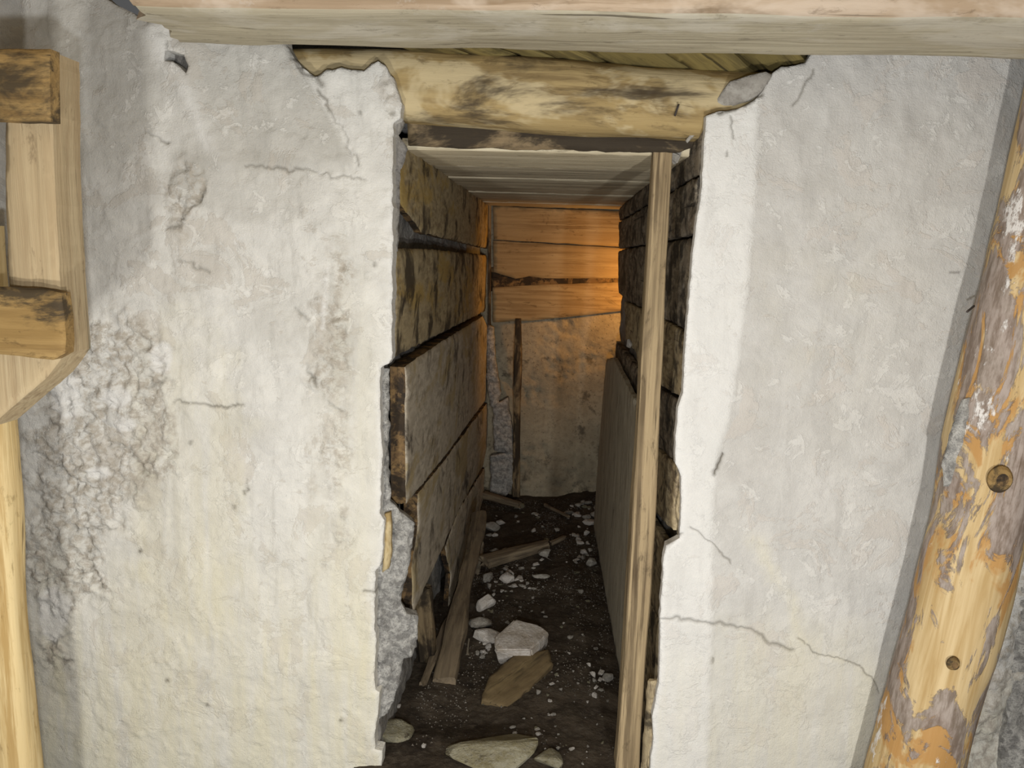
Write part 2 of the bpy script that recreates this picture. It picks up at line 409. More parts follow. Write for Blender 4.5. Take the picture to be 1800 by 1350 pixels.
M['beam_front'] = wood('beam_front_wood', (0.48, 0.37, 0.265), (0.39, 0.285, 0.185), (0.27, 0.19, 0.115), (0.16, 0.115, 0.065), 0.52, 0.70, 40, 0.05, second=(0.58, 0.48, 0.38), white=0.3, stain_x=0.3)
M['endgrain'] = wood('end_grain', (0.26, 0.165, 0.07), (0.17, 0.105, 0.05), (0.07, 0.045, 0.028), (0.02, 0.016, 0.013), 0.44, 0.56, 40, 0.8, stain_x=1.0, stain_scale=11)
M['iron'] = NT('rusty_iron').done((0.05, 0.04, 0.035), 0.6)
M['mortar'] = rock('rough_mortar', (0.26, 0.255, 0.245), (0.62, 0.61, 0.58), (0.16, 0.155, 0.15), 38, bump=1.0, grit=0.8)
M['mortar_d'] = rock('dark_mortar', (0.22, 0.21, 0.20), (0.30, 0.285, 0.26), (0.12, 0.11, 0.10), 12, bump=0.9, grit=0.6)
M['backpl'] = rock('back_plaster', (0.36, 0.31, 0.22), (0.46, 0.40, 0.29), (0.25, 0.215, 0.16), 6, spots=(0.15, 0.13, 0.095), bump=1.0, grit=0.6)
M['soil'] = rock('soil', (0.040, 0.030, 0.021), (0.070, 0.054, 0.038), (0.10, 0.085, 0.065), 9, spots=(0.03, 0.022, 0.016), bump=1.0, grit=0.5)
M['grit'] = rock('grit', (0.07, 0.06, 0.05), (0.13, 0.115, 0.095), (0.22, 0.20, 0.18), 3, bump=0.3, grit=0.5)
M['stone_big'] = rock('pale_block', (0.46, 0.41, 0.35), (0.68, 0.65, 0.62), (0.38, 0.33, 0.28), 16, bump=0.8, grit=0.4)
M['stone_w'] = rock('pale_stone', (0.50, 0.465, 0.42), (0.64, 0.61, 0.58), (0.38, 0.34, 0.30), 2.5, bump=0.8, grit=0.4)
M['stone_g'] = rock('grey_stone', (0.28, 0.26, 0.23), (0.42, 0.40, 0.36), (0.20, 0.18, 0.155), 2.5, bump=0.8, grit=0.4)
M['stone_y'] = rock('mossy_stone', (0.30, 0.28, 0.20), (0.20, 0.175, 0.10), (0.34, 0.33, 0.28), 2.2, spots=(0.07, 0.058, 0.036), bump=1.0, grit=0.6)
M['mortar_s'] = rock('mortar_scrap', (0.28, 0.26, 0.23), (0.40, 0.38, 0.345), (0.22, 0.20, 0.175), 14, bump=0.7, grit=0.4)

def log_mat():
    s = NT('peeled_log'); c = s.coord(False)
    g = s.noise(s.scale(c, (0.05, 1, 1)), 50, 4, 0.6, 0.4)
    colr = s.mix(s.ramp(g, 0.3, 0.7), (0.44, 0.30, 0.13), (0.62, 0.48, 0.27))
    b1 = s.noise(s.scale(c, (0.45, 1, 1)), 8, 5, 0.62, 0.6)
    colr = s.mix(s.math('MULTIPLY', s.ramp(b1, 0.48, 0.55), 0.85), colr, (0.44, 0.235, 0.075))
    b2 = s.noise(s.scale(c, (0.42, 1.0, 1.0)), 9.0, 7, 0.68, 0.9)
    bf = s.ramp(b2, 0.485, 0.525)
    bark = s.mix(s.ramp(s.noise(s.scale(c, (0.25, 1, 1)), 45, 4, 0.7), 0.35, 0.65), (0.17, 0.135, 0.115), (0.37, 0.32, 0.295))
    colr = s.mix(s.math('MULTIPLY', bf, 0.92), colr, bark)
    wn = s.noise(s.scale(c, (0.5, 1, 1)), 6.5, 6, 0.72)
    wf = s.ramp(wn, 0.60, 0.65)
    colr = s.mix(s.math('MULTIPLY', wf, 0.9), colr, (0.74, 0.72, 0.70))
    ck = s.ramp(s.noise(s.scale(c, (0.02, 1, 1)), 36, 2, 0.5, 0.1), 0.30, 0.275)
    colr = s.mix(s.math('MULTIPLY', ck, 0.7), colr, (0.10, 0.065, 0.035))
    h = s.math('ADD', s.math('MULTIPLY', bf, 1.2), s.math('MULTIPLY', g, 0.5))
    h = s.math('ADD', h, s.math('MULTIPLY', wf, 0.8))
    return s.done(colr, 0.72, s.bump(h, 0.5, 0.006))
M['log'] = log_mat()

# ------------------------------------------------------------------ front wall: left plaster
XL = -0.502
def blob(px, py, cx, cy, rx, ry, ang=0.0):
    a = math.radians(ang); dx, dy = px - cx, py - cy
    u = dx * math.cos(a) + dy * math.sin(a); v = -dx * math.sin(a) + dy * math.cos(a)
    return np.exp(-((u / rx) ** 2 + (v / ry) ** 2))
def px_of(W): return project(W)
def crack_points(CR):
    out = []
    for pl, wd, dp in CR:
        a = np.asarray(pl, float); t = np.gradient(a, axis=0); t /= np.linalg.norm(t, axis=1)[:, None]; nn = np.c_[-t[:, 1], t[:, 0]]
        for o in (0, -0.9, 0.9, -2.2, 2.2): out += [PY(*q) for q in (a + nn * o * wd)]
    return np.array(out)
def ragged_cracks(CR, amp, seed):
    out = []
    for i, (pl, wd, dp) in enumerate(CR):
        a = np.asarray(pl, float); L = np.r_[0, np.cumsum(np.hypot(*np.diff(a, axis=0).T))]; n = max(2, int(L[-1] / 3.2)); u = np.linspace(0, L[-1], n + 1)
        q = np.c_[np.interp(u, L, a[:, 0]), np.interp(u, L, a[:, 1])]
        q3 = np.c_[q, np.full(len(q), i * 9.1)]; q = q + amp * np.c_[fbm(q3, 0.09, 3, seed), fbm(q3, 0.09, 3, seed + 5)]
        out.append((q, wd, dp))
    return out
CR_L = [([(190, 780), (215, 785), (245, 810), (262, 836)], 4, 9), ([(268, 676), (296, 667)], 4, 10), ([(143, 600), (165, 622)], 4, 9),
        ([(125, 930), (165, 926), (202, 931)], 3, 6), ([(150, 905), (166, 928), (192, 924)], 3, 6), ([(163, 985), (181, 1036)], 2.2, 5),
        ([(75, 1142), (130, 1108)], 3, 6), ([(95, 1150), (127, 1164)], 3, 6), ([(65, 1020), (120, 1010), (150, 1000)], 2.5, 5),
        ([(362, 335), (345, 355), (330, 372), (318, 398), (297, 402)], 3, 8), ([(507, 88), (530, 120), (553, 133), (563, 146)], 3, 8),
        ([(560, 160), (600, 225), (628, 292)], 2.2, 4), ([(430, 290), (500, 297), (560, 303), (640, 318)], 2.2, 4),
        ([(305, 704), (395, 717), (430, 711)], 2.0, 4), ([(255, 234), (300, 250)], 2.2, 5), ([(310, 455), (340, 466), (372, 478)], 3, 7),
        ([(520, 540), (540, 560)], 3, 7), ([(535, 640), (560, 680)], 2.5, 6), ([(575, 705), (600, 725)], 3, 8), ([(430, 870), (435, 845)], 2, 4),
        ([(65, 790), (150, 850), (160, 860)], 2.0, 4), ([(290, 70), (300, 95)], 2, 6), ([(660, 1035), (640, 1040)], 2, 4)]
CR_L = ragged_cracks(CR_L, 9, 301)
PTS_L = [(413, 890), (335, 778), (295, 1195), (160, 968), (600, 1265), (365, 1238), (248, 968), (690, 200), (632, 198), (660, 465)]
def wall_l_fields(W):
    px, py = px_of(W); p = np.c_[px, py]; n3 = np.c_[W[:, 0], W[:, 2], W[:, 1] * 0]
    nz = fbm(n3, 14, 4, 41); nz2 = fbm(n3, 5, 3, 45)
    S = blob(px, py, 195, 640, 95, 95) + 1.0 * blob(px, py, 190, 770, 110, 110) + 0.8 * blob(px, py, 110, 990, 90, 90) + 0.6 * blob(px, py, 95, 1140, 50, 60) \
        + 0.55 * blob(px, py, 585, 760, 55, 330) + 0.7 * blob(px, py, 330, 345, 40, 70, 15) + 0.35 * blob(px, py, 590, 520, 60, 120) \
        + 0.5 * blob(px, py, 680, 170, 40, 50) + 0.35 * blob(px, py, 330, 470, 60, 30) + 0.25 * blob(px, py, 150, 870, 150, 120)
    S = sstep(0.30, 0.62, S + 0.32 * nz + 0.12 * nz2)
    crk = np.zeros(len(px)); cd_ = np.zeros(len(px))
    wob = np.c_[fbm(n3, 60, 2, 51), fbm(n3, 60, 2, 52)] * 5
    for pl, wd, dp in CR_L:
        k = np.exp(-(segdist(p, pl, False) / (wd * (0.8 + 0.7 * nz))) ** 2); crk = np.maximum(crk, k * 0.5 * (0.55 + 0.9 * np.clip(nz + 0.3, 0, 1))); cd_ = np.maximum(cd_, k * dp)
    for q in PTS_L:
        k = np.exp(-(np.hypot(px - q[0], py - q[1]) / 3.6) ** 2); crk = np.maximum(crk, k * 0.8)
    return px, py, p, n3, nz, nz2, S, crk, cd_
_cacheL = {}
def getL(W):
    if 'k' not in _cacheL: _cacheL['k'] = wall_l_fields(W)
    return _cacheL['k']
def disp_l(W, vo, dist):
    px, py, p, n3, nz, nz2, S, crk, cd_ = getL(W)
    ridg = 1 - np.abs(fbm(n3, 26, 4, 61)) * 2.2
    z = 0.012 * fbm(n3, 2.4, 3, 33) + 0.0035 * fbm(n3, 11, 4, 35) + 0.0012 * fbm(n3, 45, 3, 36)
    for sc_, th_, h_, sd_ in ((3.2, 0.12, 0.003, 201), (5.5, 0.18, 0.0025, 203), (9.0, 0.22, 0.002, 205), (16.0, 0.25, 0.0018, 207)):
        z = z + h_ * sstep(th_ - 0.02, th_ + 0.02, fbm(n3, sc_, 4, sd_))
    z = z + S * (-0.008 + 0.013 * ridg + 0.011 * fbm(n3, 55, 3, 63))
    z = z - cd_ * 0.001
    # proud smear of plaster at upper left, raised patch with slanted edge
    z = z + 0.008 * np.exp(-(segdist(p, [(275, 55), (300, 110), (330, 170), (390, 280)], False) / 22) ** 2)
    z = z + 0.006 * sstep(3, -3, (px - 505) - (py - 85) * 0.58) * sstep(300, 285, py) * sstep(300, 340, px)
    z = z + 0.003 * np.exp(-(segdist(p + nz[:, None] * 6, [(287, 560), (290, 660), (300, 780), (286, 1000)], False) / 6) ** 2)
    z = z + 0.003 * np.exp(-(segdist(p + nz[:, None] * 5, [(575, 470), (565, 575)], False) / 4) ** 2)
    return z
def attr_l(W, vo, dist):
    px, py, p, n3, nz, nz2, S, crk, cd_ = getL(W)
    grey = sstep(6, -6, (px - 512) - (py - 90) * 0.56) * sstep(312, 280, py + 14 * nz) * sstep(280, 380, px + 30 * nz) * 0.75  # greyer patch along the same slanted edge
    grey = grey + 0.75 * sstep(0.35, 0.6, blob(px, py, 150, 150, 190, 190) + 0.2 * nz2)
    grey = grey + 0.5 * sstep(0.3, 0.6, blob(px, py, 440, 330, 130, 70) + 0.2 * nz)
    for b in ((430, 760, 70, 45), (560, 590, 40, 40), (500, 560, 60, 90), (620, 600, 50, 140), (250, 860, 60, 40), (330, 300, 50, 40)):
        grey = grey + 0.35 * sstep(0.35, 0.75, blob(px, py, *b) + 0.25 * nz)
    yel = sstep(820, 1250, py + 60 * nz2) * 0.8 + 0.5 * sstep(0.35, 0.7, blob(px, py, 330, 830, 130, 350) + 0.25 * nz) * 0.8 \
        + 0.35 * blob(px, py, 620, 800, 60, 350)
    wht = (0.35 + 0.6 * nz) * np.exp(-(segdist(p + nz[:, None] * 30, [(270, 45), (292, 100), (330, 150), (365, 240), (392, 285)], False) / 15) ** 2)
    wht = np.maximum(wht, 0.6 * np.exp(-(segdist(p + nz[:, None] * 5, [(575, 470), (566, 575)], False) / 4) ** 2))
    for b in ((175, 830, 22, 14), (205, 700, 30, 22), (285, 630, 20, 30), (220, 745, 25, 18), (120, 700, 30, 40), (95, 1080, 30, 60)):
        wht = np.maximum(wht, 0.75 * sstep(0.35, 0.6, blob(px, py, *b) + 0.3 * nz))
    wht = np.maximum(wht, 0.45 * sstep(12, 0, dist * 600) * sstep(200, 420, py))
    return dict(grey=np.clip(grey, 0, 1), yel=np.clip(yel, 0, 1), rgh=np.clip(S, 0, 1), wht=np.clip(wht, 0, 1), crk=np.clip(crk, 0, 1))
OUT_L = [(-330, -200), (120, -200), (150, -40), (190, 0), (215, 14), (262, 36), (283, 30), (300, 20), (400, 20), (500, 30), (504, 80),
         (514, 98), (530, 118), (552, 134), (575, 124), (600, 119), (622, 122), (640, 124), (652, 112), (664, 106), (676, 116), (690, 136),
         (700, 160), (706, 182), (704, 205), (692, 215), (690, 240), (691, 420), (689, 632), (682, 640), (668, 648), (667, 720), (672, 800), (668, 900),
         (676, 915), (672, 985), (660, 1005), (659, 1080), (662, 1130), (659, 1180), (660, 1212), (669, 1216), (664, 1262), (659, 1285), (658, 1318), (671, 1322), (672, 1500), (-300, 1500)]
HOLE_L = [(291, 90), (300, 92), (318, 95), (327, 98), (333, 118), (330, 131), (316, 117), (306, 109), (293, 109)]
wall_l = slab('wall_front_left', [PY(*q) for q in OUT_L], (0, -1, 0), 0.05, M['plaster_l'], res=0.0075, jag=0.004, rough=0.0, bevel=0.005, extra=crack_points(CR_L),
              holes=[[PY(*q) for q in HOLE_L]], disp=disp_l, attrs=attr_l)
tag(wall_l, 'whitewashed rough plaster wall left of the opening', kind='structure')

# ------------------------------------------------------------------ front wall: right plaster
EDGE_R = [(1340, 100), (1334, 180), (1326, 330), (1316, 480), (1306, 560), (1295, 650), (1280, 740), (1262, 800), (1252, 880), (1252, 1000), (1252, 1095), (1244, 1350), (1240, 1500)]
CR_R = [([(1160, 1086), (1205, 1088), (1250, 1096), (1300, 1104), (1330, 1116), (1362, 1138), (1398, 1149)], 2.4, 5), ([(1196, 940), (1180, 955), (1168, 964)], 2.5, 5),
        ([(1216, 928), (1240, 945), (1265, 970), (1284, 990)], 1.6, 3), ([(1408, 1130), (1436, 1156), (1490, 1172), (1520, 1184)], 1.4, 2.5),
        ([(1272, 798), (1264, 815), (1258, 830)], 3.2, 9), ([(1285, 205), (1288, 240)], 2.5, 4), ([(1340, 170), (1300, 190), (1262, 198)], 3, 6), ([(1256, 1165), (1258, 1160)], 3, 3),
        ([(1275, 278), (1277, 272)], 4, 3), ([(1520, 1185), (1545, 1210), (1560, 1236)], 1.4, 2.5), ([(1435, 118), (1400, 180)], 2, 3)]
CR_R = ragged_cracks(CR_R, 6, 311)
def right_fields(W):
    px, py = px_of(W); p = np.c_[px, py]; n3 = np.c_[W[:, 0], W[:, 2], W[:, 1] * 0]
    ex = np.interp(py, [q[1] for q in EDGE_R], [q[0] for q in EDGE_R])
    return px, py, p, n3, px - ex - 4 * fbm(n3, 30, 3, 70), fbm(n3, 14, 4, 71)
def rockzone(px, py, nz): return sstep(-12, 12, px - (1960 - (py - 300) * 0.30) + 25 * nz)
def disp_r(W, vo, dist):
    px, py, p, n3, e, nz = right_fields(W)
    z = 0.006 * fbm(n3, 2.2, 3, 73) + 0.0022 * fbm(n3, 9, 4, 75) + 0.0007 * fbm(n3, 45, 3, 76) + 0.0015 * sstep(0.16, 0.2, fbm(n3, 5, 4, 211)) + 0.0012 * sstep(0.2, 0.24, fbm(n3, 10, 4, 213))
    z = z - sstep(-8, 8, e) * 0.005 - np.clip(e, 0, 700) * 0.0017 * 0.10
    tr = fbm(np.c_[W[:, 0] + 0.6 * W[:, 2], W[:, 2] * 0.3, W[:, 1] * 0], 14, 4, 77)
    z = z + 0.004 * tr * sstep(430, 200, py) * sstep(0, 20, e)
    wob = np.c_[fbm(n3, 50, 2, 78), fbm(n3, 50, 2, 79)] * 4
    for pl, wd, dp in CR_R: z = z - 0.001 * dp * np.exp(-(segdist(p, pl, False) / (wd * (0.8 + 0.7 * nz))) ** 2)
    z = z + rockzone(px, py, nz) * (0.03 + 0.06 * fbm(n3, 5, 4, 81) + 0.02 * np.abs(fbm(n3, 22, 3, 82)))
    return z
def attr_r(W, vo, dist):
    px, py, p, n3, e, nz = right_fields(W); nz2 = fbm(n3, 5, 3, 85)
    wob = np.c_[fbm(n3, 50, 2, 78), fbm(n3, 50, 2, 79)] * 4
    crk = np.zeros(len(px))
    for pl, wd, dp in CR_R: crk = np.maximum(crk, (0.9 if dp > 5 else 0.55) * np.exp(-(segdist(p, pl, False) / (wd * (0.8 + 0.7 * nz))) ** 2))
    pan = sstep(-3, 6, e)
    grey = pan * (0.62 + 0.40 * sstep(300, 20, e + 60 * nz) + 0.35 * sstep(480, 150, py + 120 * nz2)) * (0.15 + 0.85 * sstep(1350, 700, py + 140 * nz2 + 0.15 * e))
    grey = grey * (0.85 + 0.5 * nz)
    yel = 0.7 * sstep(1060, 1180, py + 40 * nz2 + 30 * nz - 0.28 * np.clip(px - 1400, 0, 400)) + 0.3 * blob(px, py, 1430, 540, 160, 200) * (0.5 + nz)
    stain = np.exp(-(segdist(p + wob * 2, [(1330, 955), (1392, 1060), (1410, 1130), (1450, 1160), (1515, 1185), (1560, 1240)], False) / 14) ** 2)
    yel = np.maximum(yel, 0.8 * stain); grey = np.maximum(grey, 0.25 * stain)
    rz = rockzone(px, py, nz)
    wht = 0.5 * sstep(14, 0, dist * 590) * sstep(200, 300, py) + 0.35 * blob(px, py, 1450, 870, 70, 40) * (0.6 + nz) + 0.45 * (1 - pan)
    return dict(grey=np.clip(grey, 0, 1), yel=np.clip(yel, 0, 1), rgh=np.clip(rz, 0, 1), wht=np.clip(wht, 0, 1), crk=np.clip(crk, 0, 1))
OUT_R = [(1241, 203), (1262, 196), (1300, 190), (1326, 176), (1342, 160), (1358, 128), (1375, 116), (1420, 108), (1450, 60), (1640, 50), (1800, 50), (2100, 50), (2000, 1500), (1139, 1500), (1143, 1340), (1149, 1300), (1146, 1262), (1158, 1200),
         (1161, 1120), (1160, 1085), (1165, 1020), (1166, 980), (1172, 960), (1195, 946), (1197, 900), (1198, 838), (1187, 815), (1187, 770),
         (1192, 715), (1200, 690), (1204, 610), (1208, 570), (1213, 500), (1220, 425), (1226, 380), (1233, 330), (1238, 250)]
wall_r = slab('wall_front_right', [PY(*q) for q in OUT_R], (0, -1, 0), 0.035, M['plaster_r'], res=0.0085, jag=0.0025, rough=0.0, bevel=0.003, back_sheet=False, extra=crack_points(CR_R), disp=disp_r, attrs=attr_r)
tag(wall_r, 'smooth whitewashed plaster wall right of the opening', kind='structure')

wl2 = slab('wall_left', [(-3.2, 0.03, -0.05), (-2.0, 0.03, -0.05), (-2.0, 0.03, 2.75), (-3.2, 0.03, 2.75)], (0, -1, 0), 0.05, M['plaster_l'], res=0.03, rough=0.012, rscale=8)
tag(wl2, 'whitewashed wall continuing left beyond the post', kind='structure')
wr2 = slab('wall_right', [(1.5, 0.075, -0.05), (3.0, 0.075, -0.05), (3.0, 0.075, 2.75), (1.5, 0.075, 2.75)], (0, -1, 0), 0.05, M['mortar'], res=0.03, rough=0.05, rscale=6)
tag(wr2, 'rough stone wall continuing right behind the round log', kind='structure')
cr2 = slab('ceiling_room', [(-3.2, -4.5, 2.66), (3.0, -4.5, 2.66), (3.0, 0.4, 2.66), (-3.2, 0.4, 2.66)], (0, 0, -1), 0.05, M['frame'], res=0.1, rough=0.004)
tag(cr2, 'boarded ceiling of the room above the beam', kind='structure')
# ------------------------------------------------------------------ passage shell
XR0, XR1, YE = 0.394, 0.335, 2.40           # right boarding leans in slightly towards its far end
nR = unit((-(YE), XR1 - XR0, 0)); nR = unit(np.array([-1.0, (XR1 - XR0) / YE, 0]))
def PR(px, py, off=0.0, ymin=0.045):
    q = onplane(px, py, np.array([XR0, 0, 0]) + nR * off, nR)
    if q[1] < ymin: q = q + (ymin - q[1]) * np.array([(XR1 - XR0) / YE, 1.0, 0])
    return q
def rect_x(x, y0, y1, z0, z1): return [(x, y0, z0), (x, y1, z0), (x, y1, z1), (x, y0, z1)]
def rect_y(y, x0, x1, z0, z1): return [(x0, y, z0), (x1, y, z0), (x1, y, z1), (x0, y, z1)]
def rect_z(z, x0, x1, y0, y1): return [(x0, y0, z), (x1, y0, z), (x1, y1, z), (x0, y1, z)]
wall_pl = slab('wall_passage_left', rect_x(XL - 0.05, 0.06, 3.1, -0.05, 2.2), (1, 0, 0), 0.08, M['mortar_d'], grain=(0, 1, 0), res=0.025, rough=0.022, rscale=14, bevel=0)
tag(wall_pl, 'rough mortar lining of the passage, left side', kind='structure')
wall_pr = slab('wall_passage_right', [(XR0 + 0.05, 0.045, -0.05), (XR1 + 0.05, YE, -0.05), (XR1 + 0.05, YE, 2.2), (XR0 + 0.05, 0.045, 2.2)], nR, 0.08, M['mortar_d'], grain=(0, 1, 0), res=0.025, rough=0.018, rscale=14, bevel=0)
tag(wall_pr, 'rough mortar lining of the passage, right side', kind='structure')
def disp_b(W, vo, dist):
    n3 = np.c_[W[:, 0], W[:, 2], W[:, 1] * 0]; m = sstep(0.0, 0.35, fbm(n3, 4, 3, 91)) 
    return 0.012 * fbm(n3, 4, 3, 93) + m * (0.035 * fbm(n3, 24, 4, 94) - 0.012) + 0.02 * sstep(0.22, 0.05, W[:, 2]) * fbm(n3, 14, 3, 95)
wall_b = slab('wall_back', [(-0.75, 3.03, -0.06), (1.7, 3.03, -0.06), (1.7, 3.03, 2.2), (-0.75, 3.03, 2.2)], (0, -1, 0), 0.08,
              M['backpl'], res=0.018, rough=0.0, jag=0.01, bevel=0.01, disp=disp_b)
tag(wall_b, 'crumbling ochre plaster end wall of the passage', kind='structure')
wall_a = slab('wall_alcove', rect_y(YE + 0.05, XR1 + 0.12, 1.7, -0.05, 2.2), (0, 1, 0), 0.06, M['mortar_d'], res=0.06, rough=0.01, rscale=10)
tag(wall_a, 'hidden near wall of the side branch', kind='structure')
wall_a2 = slab('wall_alcove_end', rect_x(1.66, YE, 3.05, -0.05, 2.2), (-1, 0, 0), 0.06, M['mortar_d'], grain=(0, 1, 0), res=0.06, rough=0.01, rscale=10)
tag(wall_a2, 'far end of the side branch', kind='structure')
ceil = slab('ceiling', rect_z(2.09, -0.7, 1.75, 0.30, 3.1), (0, 0, -1), 0.06, M['mortar_d'], res=0.08, rough=0.004)
tag(ceil, 'packed roof above the passage boards', kind='structure')

# ceiling boards, running across the passage
ys = [0.20, 0.66, 1.10, 1.50, 1.86, 2.24, 2.62, 3.0]
for i in range(len(ys) - 1):
    z = 2.018 + (0.004 if i % 2 else 0.0)
    slab('plank', rect_z(z, -0.515, 0.43 if ys[i] < 2.2 else 0.9, ys[i], ys[i + 1] - 0.006), (0, 0, -1), 0.028 if i else 0.034, M['ceilw'] if i else M['cream'], parent=ceil, res=0.03, rough=0.003, rscale=16, stretch=8, jag=0.002, bevel=0.003)

# end wall boards
def PB(px, py): return PY(px, py, 2.985)
for pts in ([(866, 362), (1110, 372), (1140, 437), (868, 421)],
            [(867, 423), (1140, 438.5), (1140, 490), (960, 489), (930, 485), (905, 490), (868, 478)],
            [(866, 505), (960, 500), (1140, 494), (1140, 541), (1040, 553), (930, 564), (866, 567)]):
    slab('plank', [PB(*q) for q in pts], (0, -1, 0), 0.03, M['backw'], parent=wall_b, res=0.025, rough=0.003, jag=0.004, stretch=5, bevel=0.003)
slab('gap_shade', [PY(*q, 3.002) for q in [(862, 470), (1150, 484), (1150, 502), (862, 512)]], (0, -1, 0), 0.02, M['endgrain'], parent=wall_b, res=0.02, rough=0.006)
# dark strip added as gap shade between second and third board; dark upright below
timber('post', [PY(911, 560, 2.96), PY(907, 872, 2.96)], 0.05, 0.05, M['header'], up=(0, -1, 0), expo=5, parent=wall_b, rough=0.010)
timber('post', [PY(861, 360, 2.97), PY(860, 590, 2.97)], 0.02, 0.03, M['header'], up=(0, -1, 0), expo=5, parent=wall_b, rough=0.006)
# pale lumps of mortar filling the corner beside the upright
for pts in ([(856, 572), (868, 575), (872, 640), (880, 690), (876, 715), (862, 716), (854, 650)],
            [(866, 716), (892, 700), (900, 760), (903, 800), (868, 795)],
            [(862, 800), (900, 798), (904, 850), (886, 876), (860, 868)]):
    slab('mortar_lump', [PY(*q, 2.93) for q in pts], (0, -1, 0), 0.07, M['mortar'], parent=wall_b, res=0.015, rough=0.02, rscale=25, jag=0.012, bevel=0.012)

# left boarding, traced board by board on the passage wall plane
def plankL(pts, off, mat, thick=0.03, **kw):
    return slab('plank', [PX(px, py, XL + off) for px, py in pts], (1, 0, 0), thick, mat, grain=(0, 1, 0), parent=wall_pl, res=0.016,
                rough=kw.get('rough', 0.004), jag=kw.get('jag', 0.006), stretch=5, bevel=0.006, side_mat=M['endgrain'])
plankL([(697, 258), (742, 264), (860, 358), (858, 437), (800, 422), (742, 409), (733, 392), (715, 372), (702, 345), (696, 300)], 0.004, M['plankL'])
plankL([(694, 436), (745, 437), (857, 449), (857, 545), (800, 574), (740, 604), (693, 630)], 0.0, M['plankL'])
plankL([(715, 645), (770, 606), (850, 556), (859, 575), (857, 702), (826, 742), (790, 795), (745, 852), (716, 886)], 0.022, M['plankLg'], 0.055, jag=0.004)
plankL([(737, 868), (775, 820), (812, 770), (858, 708), (860, 770), (850, 820), (806, 900), (780, 965), (742, 1048), (728, 1076), (727, 1000), (736, 925)], 0.035, M['plankLg'], 0.055)
plankL([(853, 822), (849, 900), (839, 990), (822, 1060), (808, 1120), (794, 1140), (788, 1080), (794, 1010), (784, 965), (806, 900)], 0.03, M['plankLg'], 0.03, jag=0.012)
# grey rough edge of the masonry beside the left boards
ed = [(655, 640), (683, 648), (686, 700), (684, 800), (687, 880), (704, 900), (732, 925), (724, 985), (706, 1060), (716, 1082), (738, 1092), (735, 1150), (712, 1166), (704, 1205), (690, 1238), (682, 1256), (650, 1270), (640, 900)]
def disp_m(W, vo, dist):
    n3 = np.c_[W[:, 0], W[:, 2] * 0.35, W[:, 1] * 0]; return 0.022 * fbm(n3, 45, 4, 131) + 0.008 * fbm(np.c_[W[:, 0], W[:, 2], W[:, 1] * 0], 70, 2, 133)
slab('mortar_edge', [PY(*q, 0.05) for q in ed], (0.35, -1, 0), 0.05, M['mortar'], parent=wall_pl, res=0.008, rough=0.0, jag=0.006, bevel=0.01, disp=disp_m)
slab('lath', [PY(*q, 0.02) for q in [(675, 905), (686, 902), (688, 960), (684, 1000), (672, 1008), (673, 960)]], (0, -1, 0), 0.02, M['lintel'], grain=(0, 0, 1), parent=wall_pl, res=0.012, jag=0.004)
slab('mortar_edge', [PY(*q, 0.045) for q in [(680, 205), (702, 203), (712, 215), (700, 236), (718, 262), (706, 300), (700, 400), (700, 440), (680, 440)]], (0.3, -1, 0), 0.04, M['mortar_d'], parent=wall_pl, res=0.01, rough=0.01, rscale=40, jag=0.006, bevel=0.008)

# right boarding
def plankR(pts, off, mat, thick=0.03, **kw):
    return slab('plank', [PR(px, py, off) for px, py in pts], nR, thick, mat, grain=(0, 1, 0), parent=wall_pr, res=0.016, rough=0.006, jag=kw.get('jag', 0.006), stretch=4, bevel=0.005)
plankR([(1242, 205), (1242, 298), (1185, 330), (1088, 387), (1088, 366), (1180, 285)], 0.0, M['plankR'])
plankR([(1236, 306), (1228, 410), (1160, 423), (1087, 436), (1087, 391), (1185, 334)], 0.004, M['plankR'])
plankR([(1228, 418), (1213, 583), (1160, 557), (1099, 527), (1086, 514), (1086, 441), (1160, 428)], 0.0, M['plankR'])
plankR([(1211, 589), (1201, 704), (1158, 676), (1122, 650), (1117, 620), (1098, 596), (1097, 530), (1160, 561)], 0.004, M['plankRt'])
plankR([(1201, 711), (1199, 828), (1150, 780), (1100, 740), (1078, 720), (1082, 600), (1112, 640), (1158, 682)], 0.0, M['plankR'])
plankR([(1199, 834), (1197, 900), (1192, 955), (1130, 880), (1072, 800), (1076, 728), (1120, 760), (1160, 795)], 0.006, M['plankRt'])
plankR([(1172, 962), (1166, 1060), (1162, 1100), (1110, 1000), (1066, 890), (1070, 808), (1120, 876)], 0.0, M['plankRt'])
plankR([(1165, 1106), (1163, 1290), (1148, 1330), (1110, 1190), (1090, 1090), (1080, 960), (1110, 1010)], 0.006, M['plankRt'])
# rotten sliver along the plaster edge at right
slab('lath', [PY(*q, 0.03) for q in [(1196, 830), (1201, 842), (1199, 935), (1190, 945), (1186, 880)]], (-0.5, -1, 0), 0.02, M['plankRt'], grain=(0, 0, 1), parent=wall_pr, res=0.012, jag=0.006, rough=0.006)
slab('lath', [PY(*q, 0.03) for q in [(1136, 1200), (1160, 1195), (1152, 1250), (1150, 1340), (1128, 1420), (1120, 1400), (1128, 1300)]], (-0.5, -1, 0), 0.02, M['plankRt'], grain=(0, 0, 1), parent=wall_pr, res=0.012, jag=0.006, rough=0.006)
# wide board leaning against the lower right boarding
bw = [np.array(v) for v in ((0.318, 2.36, 0.02), (0.322, 2.36, 0.95), (0.322, 2.30, 1.10), (0.318, 1.9, 1.16), (0.305, 0.9, 1.12), (0.30, 0.55, 1.05), (0.275, 0.55, 0.02))]
lb = slab('leaning_board', bw, (-1, -0.02, 0.02), 0.025, M['plankRg'], grain=(0, 0.25, 1), res=0.025, rough=0.004, jag=0.006)
tag(lb, 'wide grey weathered board leaning against lower right passage boarding behind the thin upright post', 'board')

